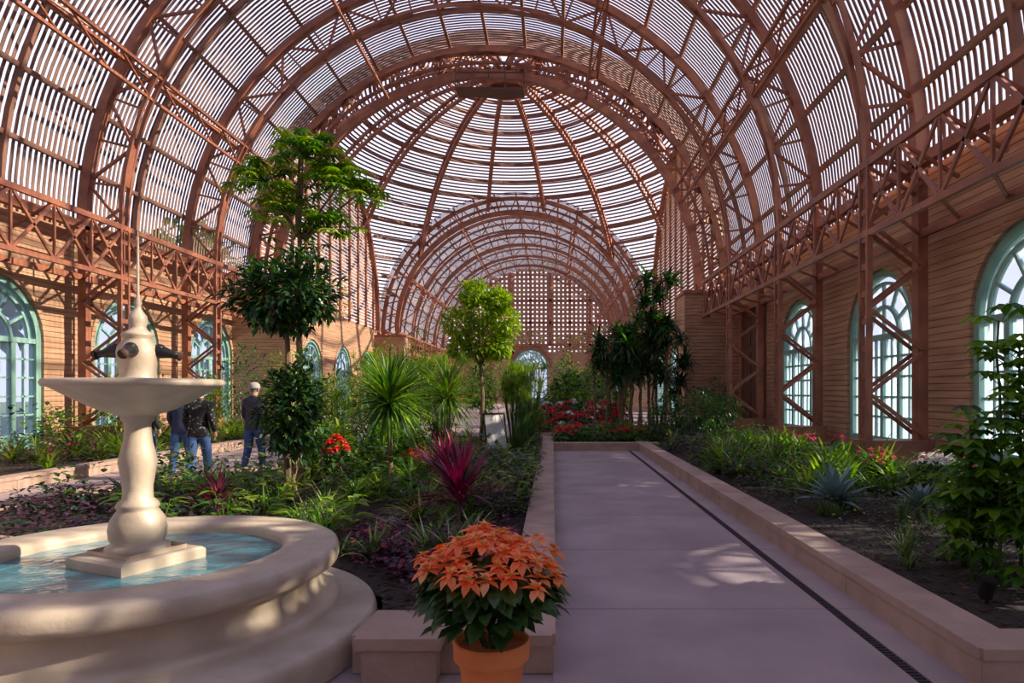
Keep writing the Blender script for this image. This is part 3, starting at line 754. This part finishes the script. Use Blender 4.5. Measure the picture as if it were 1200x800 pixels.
def person(x,y,rot,H,jk,cap,stride=.12,lean=0.0,armb=.1,legm='jeans'):
    par=bpy.data.objects.new('person_walking',None);bpy.context.collection.objects.link(par)
    s=H/1.75;st=stride
    V=[(0,0,.97),(0,.0,1.08),(0,-.01+lean*.3,1.25),(0,-.01+lean*.6,1.40),(0,lean*.8,1.50),(0,.015+lean,1.57),(0,.02+lean,1.65),(0,.015+lean,1.71)]
    rad=[(.17,.125),(.165,.12),(.18,.13),(.15,.11),(.062,.062),(.07,.075),(.083,.098),(.06,.07)]
    E=[(i,i+1) for i in range(7)]
    for sx in(-1,1):
        f=st*sx
        b=len(V);V+=[(sx*.17,-.01+lean*.6,1.41),(sx*.235,-.03-f*.5*1,1.16),(sx*.25,.05-f*.9+armb,.94)];rad+=[(.075,.075),(.06,.06),(.042,.042)]
        E+=[(3,b),(b,b+1),(b+1,b+2)]
        b=len(V);V+=[(sx*.095,0,.86),(sx*.1,.03+f*.7,.48),(sx*.1,f*1.6-.03,.10)];rad+=[(.105,.11),(.075,.08),(.06,.062)]
        E+=[(0,b),(b,b+1),(b+1,b+2)]
    me=bpy.data.meshes.new('b');me.from_pydata(V,E,[]);o=bpy.data.objects.new('b',me);bpy.context.collection.objects.link(o)
    md=o.modifiers.new('s','SKIN');md.use_smooth_shade=True
    for i,sv in enumerate(me.skin_vertices[0].data): sv.radius=rad[i];sv.use_root=(i==0)
    o.modifiers.new('u','SUBSURF').levels=2
    dg=bpy.context.evaluated_depsgraph_get();nm=bpy.data.meshes.new_from_object(o.evaluated_get(dg));bpy.data.objects.remove(o)
    for n in(jk,legm,'skin','hair'):nm.materials.append(M[n])
    Vv=[Vector(v) for v in V]
    def dist(p,a,b):
        ab=b-a;t=max(0,min(1,(p-a).dot(ab)/ab.length_squared));return (p-a-ab*t).length
    for p in nm.polygons:
        c=p.center
        if c.z>1.505: p.material_index=3 if (c.y<.03+lean and c.z>1.6) or c.z>1.69 else 2;continue
        if c.z>.9: p.material_index=0;continue
        da=min(dist(c,Vv[9],Vv[10]),dist(c,Vv[15],Vv[16]));dl=min(dist(c,Vv[11],Vv[12]),dist(c,Vv[12],Vv[13]),dist(c,Vv[17],Vv[18]),dist(c,Vv[18],Vv[19]))
        p.material_index=0 if (da<dl and c.z>.75) or c.z>.86 else 1
    nm.polygons.foreach_set('use_smooth',[True]*len(nm.polygons))
    bo=bpy.data.objects.new('body',nm);bpy.context.collection.objects.link(bo);bo.parent=par
    mb=MB()
    for k,sx in enumerate((-1,1)):
        w=Vector(V[10 if k==0 else 16]);a=Vector(V[13 if k==0 else 19])
        mb.tube([a+Vector((0,-.07,-.055)),a+Vector((0,-.05,-.045)),a+Vector((0,.03,-.045)),a+Vector((0,.12,-.06)),a+Vector((0,.19,-.07)),a+Vector((0,.205,-.072))],[.025,.05,.055,.043,.032,.012],'shoe',10)
        mb.tube([w+Vector((0,0,.03)),w+Vector((0,.004,-.02)),w+Vector((0,.012,-.075)),w+Vector((0,.02,-.1))],[.028,.032,.036,.02],'skin',8)
        for j in range(4):
            l=[.07,.08,.075,.058][j];b=w+Vector((0,-.02+j*.018,-.09));
            mb.tube([b,b+Vector((-sx*.004,.0,-l*.5)),b+Vector((-sx*.022,.0,-l*.9))],[.0095,.009,.006],'skin',6)
        b=w+Vector((-sx*.01,.03,-.03));mb.tube([b,b+Vector((-sx*.012,.028,-.035)),b+Vector((-sx*.014,.032,-.065))],[.012,.01,.007],'skin',6)
        mb.ell((sx*.083,.015+lean,1.635),(.012,.02,.03),'skin')
        mb.ell((sx*.032,.105+lean,1.65),(.012,.008,.008),'white')
        mb.ell((sx*.032,.112+lean,1.65),(.005,.004,.005),'bronze')
    mb.tube([(0,.105+lean,1.66),(0,.13+lean,1.625),(0,.105+lean,1.615)],[.01,.016,.012],'skin',8)
    mb.ell((0,.098+lean,1.585),(.026,.01,.007),'pink')
    mb.lathe([(.075,1.47),(.085,1.51),(.075,1.525)],(0,lean*.8,0),jk,16)
    mb.obj('hands_shoes_and_face',True,par)
    if cap:
        mb=MB();mb.lathe([(.104,1.66),(.106,1.69),(.1,1.73),(.075,1.765),(.04,1.78),(.001,1.785)],(0,.012+lean,0),cap,20)
        mb.add([(-.075,.09+lean,1.675),(.075,.09+lean,1.675),(.06,.17+lean,1.66),(0,.19+lean,1.658),(-.06,.17+lean,1.66)],[(0,1,2,3,4)],cap)
        mb.obj('cap',True,par)
    else:
        mb=MB();mb.ell((0,0.0+lean,1.675),(.096,.105,.085),'hair',16,10);mb.obj('hair',True,par)
    par.location=(x,y,0);par.rotation_euler=(0,0,rot);par.scale=(s,s,s)
person(-5.8,12.7,-.15,1.74,'jk_slate','cap',.10)
person(-5.95,11.0,.2,1.70,'jk_fleck',None,.14,.03)
person(-6.75,11.9,.1,1.68,'jk_navy','jk_black',.12,.03)
person(-7.55,12.1,.0,1.66,'jk_black',None,.10)
# ---------------------------------------------------------------- light
sun=bpy.data.lights.new('sun','SUN');sun.energy=13;sun.angle=math.radians(.8);sun.color=(1,.87,.70)
so=bpy.data.objects.new('sun',sun);bpy.context.collection.objects.link(so)
d=Vector((-.83,.03,-.52));so.rotation_euler=d.to_track_quat('-Z','Y').to_euler()
w=bpy.data.worlds.new('World');bpy.context.scene.world=w;w.use_nodes=True;nt=w.node_tree;N=nt.nodes;L=nt.links
bg=N['Background'];tc=N.new('ShaderNodeTexCoord');spx=N.new('ShaderNodeSeparateXYZ');L.new(tc.outputs['Generated'],spx.inputs[0])
cr=N.new('ShaderNodeValToRGB');e=cr.color_ramp.elements;e[0].position=0;e[0].color=(.84,.80,.88,1);e[1].position=.9;e[1].color=(.46,.51,.88,1)
L.new(spx.outputs['Z'],cr.inputs[0]);L.new(cr.outputs[0],bg.inputs[0]);bg.inputs[1].default_value=1.6
# ---------------------------------------------------------------- camera
cam=bpy.data.cameras.new('camera');co=bpy.data.objects.new('camera',cam);bpy.context.collection.objects.link(co)
cam.sensor_width=36;cam.lens=767/1200*36;cam.clip_end=300
cam.shift_x=-48/1200;cam.shift_y=58/1200
co.location=(0,0,1.6)
co.rotation_euler=Euler((math.radians(90),0,0),'XYZ')
bpy.context.scene.camera=co
try:
    bpy.context.scene.view_settings.view_transform='Standard'
    bpy.context.scene.view_settings.exposure=.1
except Exception as ex: print(ex)
